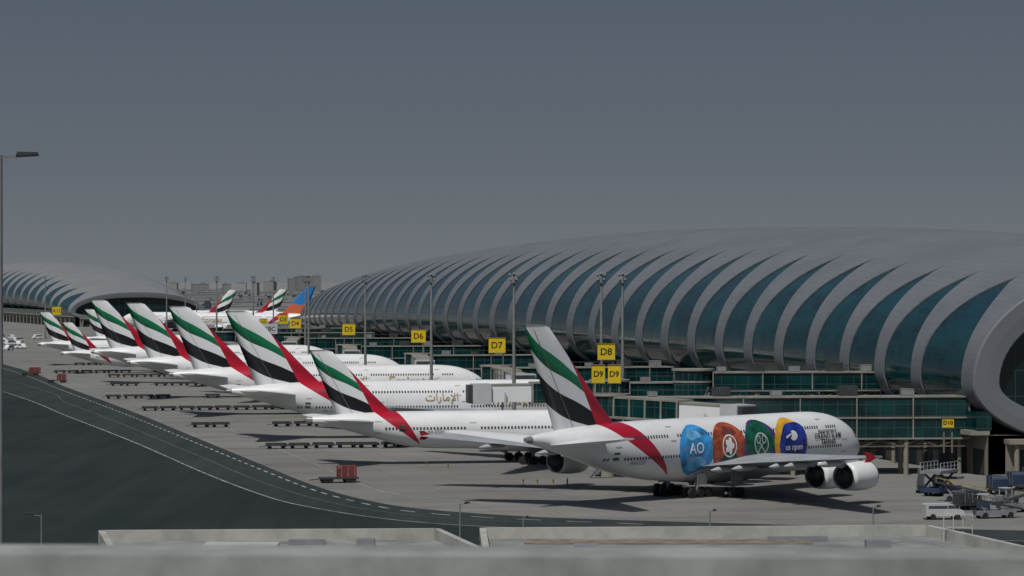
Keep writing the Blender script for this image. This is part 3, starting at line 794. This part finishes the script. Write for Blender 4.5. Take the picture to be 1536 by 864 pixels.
b=B(); b.add([(-3.6,-.22,z-.8),(-2.9,-.22,z),(-3.6,-.22,z+.8),(-1.4,-.22,z-.8),(-2.1,-.22,z),(-1.4,-.22,z+.8)],[(0,1,2),(3,5,4)]); b.obj('emblem',M['red'],bb)

# ------------------------------------------------------------------ light masts
def mast(x,y,h,label='tall grey floodlight mast with a lamp platform on the apron'):
    root=thing('light_mast',label,'floodlight mast',(x,y,0),rad(random.uniform(-15,15)),'apron floodlight masts')
    b=B(); b.cyl((0,0,0),(0,0,h),.42,.19,12); b.cyl((0,0,0),(0,0,1.0),.7,.7,12); b.obj('pole',M['polegrey'],root)
    b=B(); b.box(0,0,h-1.7,1.3,1.0,.1); b.beam((-.8,0,h-.3),(.8,0,h-.3),.1,.1)
    for sx in(-.6,.6): b.beam((sx,0,h-1.7),(sx,0,h-.3),.06,.06)
    b.obj('lamp_platform',M['darkgrey'],root)
    for i,(sx,zz) in enumerate(((-.7,h-.1),(0,h+.1),(.7,h-.1),(-.5,h-.9),(.5,h-.9))):
        b=B(); b.prism([(-.19,-.16),(.19,-.16),(.16,.18),(-.16,.18)],-.2,.15); lo=b.obj('floodlight',M['darkgrey'],root,(sx,-.2,zz-.1)); lo.rotation_euler=(rad(-25),0,0)
for (px,d,h) in((902,536,31),(934,541,31),(771,534,31),(647,624,31),(548,722,31),(463,818,31),(458,905,31),(380,925,31),(325,1015,31),(68,1500,31),(250,1300,31),(278,1500,31),(410,1350,31)):
    mast((px-CX)*d/F,d,h)

def street_lamp(x,y,h,arm,r,rot,label,double=True):
    root=thing('street_lamp',label,'street lamp',(x,y,0),rot,'street lamps')
    b=B(); b.cyl((0,0,0),(0,0,h),r,r*.7,12); b.cyl((0,0,0),(0,0,.5),r*2,r*2,12); b.obj('pole',M['polegrey'],root)
    for sg in ((1,-1) if double else (1,)):
        b=B(); b.beam((0,0,h-.1),(sg*arm,0,h+.02),r*.7,r*.6); ar=b.obj('arm',M['polegrey'],root)
        b=B(); x0=sg*arm*.4; x1=sg*arm
        lo=min(x0,x1); hi=max(x0,x1)
        b.prism([(lo,h-.02),(hi,h+.04),(hi-.05,h+.14),(lo+.1,h+.16)],-.22,.22); b.obj('lamp_head',M['darkgrey'],root)
street_lamp(-23.9,140,35.8,1.8,.19,rad(10),'tall grey street lamp with twin flat lamp heads')
for (px,pt,d,a) in((62,772,270,-1.7),(690,755,270,0.9),(1065,766,272,.6),(785,776,274,.5),(1310,760,276,.7)):
    h=30-(pt-HY)*d/F
    street_lamp((px-CX)*d/F,d,h,abs(a),.09,math.pi if a<0 else 0,'short grey lamp post beside the access road',False)

# ------------------------------------------------------------------ near buildings
def flat_roof(poly,z,label,surf_mat,patch=None):
    root=thing('roof_building',label,'building',(0,0,0))
    n=len(poly)
    b=B(); vs=[(x,y,0) for x,y in poly]+[(x,y,z) for x,y in poly]
    b.add(vs,[(i,(i+1)%n,n+(i+1)%n,n+i) for i in range(n)]); b.obj('wall',M['beige'],root)
    b=B(); b.add([(x,y,z) for x,y in poly],[tuple(range(n))]); b.obj('roof',surf_mat,root)
    b=B()
    for i in range(n):
        p,q=poly[i],poly[(i+1)%n]; b.beam((p[0],p[1],z+.45),(q[0],q[1],z+.45),.55,.95)
    b.obj('parapet_coping',M['coping'],root)
    if patch:
        for (x,y,sx,sy,sz,m) in patch:
            b=B(); b.box(x,y,z+.02+sz/2,sx,sy,sz); b.obj('roof_plant' if sz>.1 else 'roof_patch',m,root)
    return root
def q(px,py,z): return gp(px,py,z)
r1=[q(152,812,8),q(655,809,8),q(745,852,8),q(175,852,8)]
flat_roof(r1,8,'low building with a pale parapet around a grey flat roof',M['roofgrey'],[(-22,244,6,3,.5,M['lightgrey']),(-12,246,1.5,1.5,.7,M['grey']),(-17,249,3,.6,.4,M['grey'])])
r2=[q(724,808,8),q(1392,804,8),q(1600,852,8),q(735,880,8)]
flat_roof(r2,8,'low building with cream parapet and patched flat roof',M['roofgrey'],[(13,251,24,4,.05,M['roofred']),(16,240,34,7,.05,M['tealpaint']),(30,246,2,1.5,.6,M['grey']),(6,243,2,2,.5,M['grey']),(24,252,5,.5,.4,M['grey'])])
fr=thing('roof_railing','thin white steel railing along the flat roof edge','railing',(0,0,8))
b=B(); 
for zz in(1.2,2.3): b.beam((36.2,252,zz),(38.6,251,zz),.07,.07)
for xx in(36.2,37.0,37.8,38.6): b.beam((xx,251.5,0),(xx,251.5,2.4),.07,.07)
b.obj('rail',M['lightgrey'],fr)
pw=thing('parapet_wall','weathered grey concrete parapet with a coping ledge','wall',(0,13,0))
b=B(); b.box(0,0,14.27,9,.35,28.54); b.obj('wall',M['parapet'],pw)
b=B(); b.beam((-4.5,0,28.715),(4.5,0,28.675),.5,.25); b.obj('coping',M['parapet'],pw)
fc=thing('guard_fence','low steel post and wire fence beside the road','fence',(0,0,0))
b=B(); P_=[( -60+i*3.0,262) for i in range(18)]
for x,y in P_: b.box(x,y,.9,.1,.1,1.8)
for zz in(.4,1.1,1.75): b.beam((-60,262,zz),(-9,262,zz),.06,.06)
b.obj('rails',M['fence'],fc)

# ------------------------------------------------------------------ vehicles
def wheels(root,xs,w,r):
    for x in xs:
        for sg in(-1,1):
            b=B(); b.cyl((x,sg*w-.12,r),(x,sg*w+.12,r),r,r,14,0); b.obj('wheel',M['dark'],root)
def make_van(loc,rot,label,color,L=5.4,H_=2.3,group='service vans on the apron'):
    root=thing('service_van',label,'van',(loc[0],loc[1],0),rot,group)
    b=B(); k=L/5.4; prof=[(-2.7*k,.45),(2.6*k,.45),(2.7*k,.95),(2.45*k,1.2),(1.75*k,1.35),(1.1*k,H_-.08),(.8*k,H_),(-2.6*k,H_),(-2.7*k,H_-.15)]
    b.prism(prof,-.95,.95); b.obj('body',color,root,recalc=True)
    b=B(); b.prism([(1.72*k,1.4),(1.15*k,H_-.2),(.4*k,H_-.2),(.4*k,1.4)],-.97,.97); b.obj('window',M['window'],root,recalc=True)
    b=B(); b.prism([(.3*k,1.4),(.3*k,H_-.25),(-2.3*k,H_-.25),(-2.3*k,1.4)],-.965,.965); b.obj('window',M['window'],root,recalc=True)
    wheels(root,(1.7*k,-1.7*k),.88,.38)
    for y in(-.7,.7): b=B(); b.box(2.68*k,y,.85,.1,.35,.2); b.obj('headlight',M['silver'],root)
    return root
def make_dolly():
    root=thing('baggage_dolly','low dark baggage dolly with roller deck on the apron','baggage cart',(0,0,0),0,'baggage dollies parked in rows')
    b=B(); b.box(0,0,.62,3.8,2.2,.16); b.beam((-1.8,-1.0,.85),(1.8,-1.0,.85),.08,.3); b.beam((-1.8,1.0,.85),(1.8,1.0,.85),.08,.3)
    for i in range(8): b.cyl((-1.6+i*.45,-.85,.73),(-1.6+i*.45,.85,.73),.06,.06,6)
    b.obj('deck',M['darkgrey'],root)
    wheels(root,(1.2,-1.2),.75,.28)
    b=B(); b.beam((1.8,0,.5),(3.1,0,.35),.1,.1); b.obj('tow_bar',M['darkgrey'],root)
    return root
def make_tug(loc,rot,color,label='small tow tractor with open cab on the apron'):
    root=thing('tow_tractor',label,'tractor',(loc[0],loc[1],0),rot,'tow tractors')
    b=B(); b.prism([(-1.5,.35),(1.5,.35),(1.55,.9),(1.4,1.1),(.3,1.15),(.2,.8),(-.6,.8),(-.7,1.15),(-1.5,1.1)],-.8,.8); b.obj('body',color,root,recalc=True)
    b=B(); 
    for x in(-.65,.35):
        for y in(-.7,.7): b.box(x,y,1.5,.08,.08,1.1)
    b.box(-.15,0,2.08,1.3,1.6,.1); b.obj('canopy',M['lightgrey'],root)
    wheels(root,(1.0,-1.0),.72,.4)
    return root
def make_container_truck(loc,rot,label,boxm,L=4.2):
    root=thing('container_trailer',label,'trailer',(loc[0],loc[1],0),rot,'container trailers')
    b=B(); b.box(0,0,.7,L+3.0,2.3,.25); b.beam((-(L+3.0)/2,0,.6),(-(L+3.0)/2-1.6,0,.45),.12,.12); b.obj('trailer_bed',M['darkgrey'],root)
    b=B(); b.prism([(-L/2+1.2,.85),(L/2+1.2,.85),(L/2+1.2,2.5),(-L/2+1.6,2.5),(-L/2+1.2,2.1)],-1.1,1.1); co=b.obj('container',boxm,root,recalc=True)
    b=B()
    for i in range(3): b.box(-L/2+1.5+i*(L-.6)/2,0,1.7,.08,2.26,1.5)
    b.obj('stiffeners',M['grey'],co)
    wheels(root,(-2.2,-1.4,1.2,2.0),.95,.4)
    return root
def make_belt(loc,rot,label='belt loader with raised conveyor beside the terminal',hm='fence'):
    root=thing('belt_loader',label,'belt loader',(loc[0],loc[1],0),rot,'belt loaders')
    b=B(); b.prism([(-2.6,.4),(2.6,.4),(2.6,.95),(-.6,1.0),(-.8,1.15),(-2.6,1.15)],-.95,.95); b.obj('chassis',M['grey'],root,recalc=True)
    b=B(); b.beam((-3.6,.3,1.1),(3.8,.3,2.6),.9,.22); b.obj('conveyor',M['darkgrey'],root)
    b=B(); b.beam((-3.4,-.2,1.7),(3.7,-.2,3.2),.06,.06); b.beam((-3.4,.8,1.7),(3.7,.8,3.2),.06,.06)
    for k in range(5):
        x=-3.2+k*1.7; z=1.15+(x+3.6)/7.4*1.5
        for y in(-.2,.8): b.box(x,y,z+.3,.06,.06,.65)
    b.obj('handrail',M[hm],root)
    b=B(); b.beam((1.5,.3,.9),(2.6,.3,2.3),.2,.2); b.obj('lift_strut',M['grey'],root)
    wheels(root,(1.8,-1.8),.85,.4)
    return root
def make_loader(loc,rot):
    root=thing('cargo_loader','blue and white scissor-lift cargo loader parked on the apron','cargo loader',(loc[0],loc[1],0),rot)
    b=B(); b.box(0,0,.8,8.5,2.9,.55); b.box(3.6,1.9,1.5,1.6,1.1,1.9); b.obj('chassis',M['blue'],root)
    b=B(); b.box(-.8,0,3.3,6.6,3.1,.4); b.box(3.6,0,2.2,2.2,3.1,.35); b.obj('platform',M['grey'],root)
    b=B()
    for y in(-1.2,1.2):
        b.beam((-3.4,y,1.1),(1.6,y,3.1),.2,.25); b.beam((1.6,y,1.1),(-3.4,y,3.1),.2,.25)
    b.obj('scissor_arms',M['darkgrey'],root)
    b=B()
    for y in(-1.5,1.5):
        b.beam((-4,y,4.6),(2.4,y,4.6),.07,.07); b.beam((-4,y,4.05),(2.4,y,4.05),.07,.07)
        for k in range(6): b.box(-4+k*1.28,y,4.0,.08,.08,1.2)
    b.obj('handrail',M['lightgrey'],root)
    wheels(root,(3,-1,-2.6),1.2,.5)
    return root
dl=None
for (px,py,n) in((170,598,7),(225,616,9),(300,641,11),(413,673,9),(175,579,7),(90,560,6),(120,548,7),(150,566,6)):
    x,y=gp(px,py)
    for i in range(n):
        if random.random()<.06: continue
        loc=(x+c_*i*4.2+random.uniform(-.2,.2),y+s_*i*4.2+random.uniform(-.5,.5),0); rr=HD+math.pi+random.uniform(-.05,.05)
        if dl is None: dl=make_dolly(); dl.location=loc; dl.rotation_euler=(0,0,rr)
        else: clone(dl,loc,rr)
make_container_truck(gp(508,724),HD+.05,'rust-red container on a low trailer at the taxiway edge',M['rust'],2.6)
make_container_truck(gp(46,563),HD,'rust-red container on a low trailer on the apron',M['rust'],3.6)
make_container_truck(gp(86,574),HD,'rust-red container on a low trailer on the apron',M['rust'],2.6)
make_loader(gp(1412,742),rad(60))
make_van(gp(1415,779),rad(8),'white service van parked near the terminal end',M['lightgrey'],5.0,2.0)
make_van(gp(20,523),rad(8),'white service van on the apron',M['white'])
make_van(gp(6,514),rad(98),'white service van on the apron',M['white'])
make_belt(gp(1492,777),rad(200)); make_belt(gp(1525,768),rad(30),hm='tan'); make_belt(gp(1445,752),rad(170),hm='ymarking'); make_belt(gp(1385,738),rad(80))
make_tug(gp(1475,765),rad(80),M['blue']); make_tug(gp(1510,755),rad(30),M['grey'])
make_container_truck(gp(1440,765),rad(30),'grey container on a low trailer beside the terminal end',M['darkgrey'],3.0)
for (px,py) in((1530,735),(1500,742)): make_container_truck(gp(px,py),rad(100),'blue container on a low trailer beside the terminal end',M['blue'],3.0)
for (px,py,r) in((600,668,1),(905,714,.4),(560,640,.6)):
    make_tug(gp(px,py),HD+r,M['blue'] if r>.5 else M['grey'])
for i,(px,py) in enumerate(((785,727),(806,727),(830,727),(851,727),(640,700),(672,704))):
    x,y=gp(px,py); bo=thing('bollard','yellow safety bollard on the apron','bollard',(x,y,0),0,'yellow bollards')
    b=B(); b.cyl((0,0,0),(0,0,.9),.11,.1,10); b.cyl((0,0,0),(0,0,.08),.22,.22,10); b.cyl((0,0,.9),(0,0,.96),.09,.04,10); b.obj('post',M['ymarking'],bo)
    b=B(); b.cyl((0,0,.5),(0,0,.65),.115,.11,10); b.obj('band',M['black'],bo)

# ------------------------------------------------------------------ distant town
def citymat(name,c,w):
    s=NT(name); uv=s.xyz(s.tc.outputs['UV'])
    fu=s.m('FRACT',s.m('DIVIDE',uv[0],4.0)); fv=s.m('FRACT',s.m('DIVIDE',uv[1],3.5))
    win=s.m('MULTIPLY',s.m('GREATER_THAN',fu,.35),s.m('GREATER_THAN',fv,.5))
    return s.fin(s.mix(s.m('MULTIPLY',win,.5),c,w),.8,0,.1)
CM=[citymat('hazy_white_walls',(.29,.30,.30),(.23,.24,.245)),citymat('hazy_tan_walls',(.245,.247,.243),(.21,.215,.217)),citymat('hazy_grey_walls',(.215,.225,.23),(.195,.205,.21)),citymat('hazy_blue_walls',(.215,.232,.24),(.20,.213,.222))]  # air haze baked into wall and window tones: pale, low contrast
CT=citymat('hazy_tower_walls',(.19,.20,.205),(.178,.19,.195))  # tower tones carry the same baked-in haze
def town(x,y,w,dp,h,m):
    root=thing('distant_building','hazy pale low-rise building beyond the airfield','building',(x,y,0),rad(random.uniform(-20,20)),'hazy buildings beyond the airfield')
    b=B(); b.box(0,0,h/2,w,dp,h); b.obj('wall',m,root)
    b=B(); b.box(0,0,h+.3,w+.6,dp+.6,.6); b.box(w*random.uniform(-.25,.25),0,h+1.4,w*.25,dp*.4,2.0); 
    if random.random()<.3: b.cyl((w*.2,0,h),(w*.2,0,h+random.uniform(5,10)),.4,.25,6)
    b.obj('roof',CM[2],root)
for i in range(150):
    px=random.uniform(175,520) if i<130 else random.uniform(-60,60); d=random.uniform(2300,5200)
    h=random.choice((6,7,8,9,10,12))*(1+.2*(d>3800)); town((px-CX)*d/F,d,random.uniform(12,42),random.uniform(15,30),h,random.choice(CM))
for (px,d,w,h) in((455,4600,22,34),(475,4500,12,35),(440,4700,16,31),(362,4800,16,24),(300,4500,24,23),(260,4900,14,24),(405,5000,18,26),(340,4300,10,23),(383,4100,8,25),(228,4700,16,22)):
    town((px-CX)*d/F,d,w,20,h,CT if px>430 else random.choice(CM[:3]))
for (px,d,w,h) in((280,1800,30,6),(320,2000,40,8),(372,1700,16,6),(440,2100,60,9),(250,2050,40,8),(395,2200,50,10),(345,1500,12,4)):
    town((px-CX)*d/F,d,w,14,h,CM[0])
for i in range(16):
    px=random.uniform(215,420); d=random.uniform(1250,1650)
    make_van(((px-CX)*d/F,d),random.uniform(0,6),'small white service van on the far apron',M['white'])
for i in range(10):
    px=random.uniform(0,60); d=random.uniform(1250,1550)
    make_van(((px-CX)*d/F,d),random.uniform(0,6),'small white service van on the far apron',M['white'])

# ------------------------------------------------------------------ light, sky, camera
sv=Vector((-.20,-.50,.84)).normalized()
el=math.asin(sv.z); az=math.atan2(sv.x,sv.y)
L=bpy.data.lights.new('sun','SUN'); L.energy=2.95; L.angle=rad(.5); L.color=(1,.955,.885)
lo=bpy.data.objects.new('sun',L); COL.objects.link(lo); lo.rotation_euler=sv.to_track_quat('Z','Y').to_euler(); lo.location=(0,0,200)
w=bpy.data.worlds.new('World'); scene.world=w; w.use_nodes=True; nt=w.node_tree; nt.nodes.clear()
out=nt.nodes.new('ShaderNodeOutputWorld'); bg=nt.nodes.new('ShaderNodeBackground'); bg.inputs[1].default_value=.05
sky=nt.nodes.new('ShaderNodeTexSky'); sky.sky_type='NISHITA'; sky.sun_disc=False; sky.sun_elevation=el; sky.sun_rotation=az%(2*math.pi); sky.dust_density=1.5; sky.air_density=1.0
tc=nt.nodes.new('ShaderNodeTexCoord'); sp=nt.nodes.new('ShaderNodeSeparateXYZ'); nt.links.new(tc.outputs['Generated'],sp.inputs[0])
cr=nt.nodes.new('ShaderNodeValToRGB'); mr=nt.nodes.new('ShaderNodeMapRange'); mr.inputs[1].default_value=0; mr.inputs[2].default_value=.12
nt.links.new(sp.outputs[2],mr.inputs[0]); nt.links.new(mr.outputs[0],cr.inputs[0])
e=cr.color_ramp.elements; e[0].color=(.160,.178,.190,1); e[1].color=(.078,.104,.148,1)
e1=cr.color_ramp.elements.new(.35); e1.color=(.117,.138,.163,1)
sc=nt.nodes.new('ShaderNodeVectorMath'); sc.operation='SCALE'; sc.inputs['Scale'].default_value=20; nt.links.new(cr.outputs[0],sc.inputs[0])
m2=nt.nodes.new('ShaderNodeMapRange'); m2.interpolation_type='SMOOTHSTEP'; m2.inputs[1].default_value=.12; m2.inputs[2].default_value=.6; nt.links.new(sp.outputs[2],m2.inputs[0])
mx=nt.nodes.new('ShaderNodeMix'); mx.data_type='RGBA'; nt.links.new(m2.outputs[0],mx.inputs[0]); nt.links.new(sc.outputs[0],mx.inputs[6]); nt.links.new(sky.outputs[0],mx.inputs[7])
nt.links.new(mx.outputs[2],bg.inputs[0]); nt.links.new(bg.outputs[0],out.inputs[0])
scene.view_settings.view_transform='Standard'; scene.view_settings.look='None'; scene.view_settings.exposure=0
cam=bpy.data.cameras.new('camera'); co=bpy.data.objects.new('camera',cam); COL.objects.link(co); scene.camera=co
cam.sensor_width=36; cam.lens=36*F/1536; cam.clip_end=40000; cam.clip_start=1
co.location=(0,0,H); co.rotation_euler=(rad(90)-math.atan(13/F),0,0)
cam.dof.use_dof=True; cam.dof.focus_distance=480; cam.dof.aperture_fstop=4.5
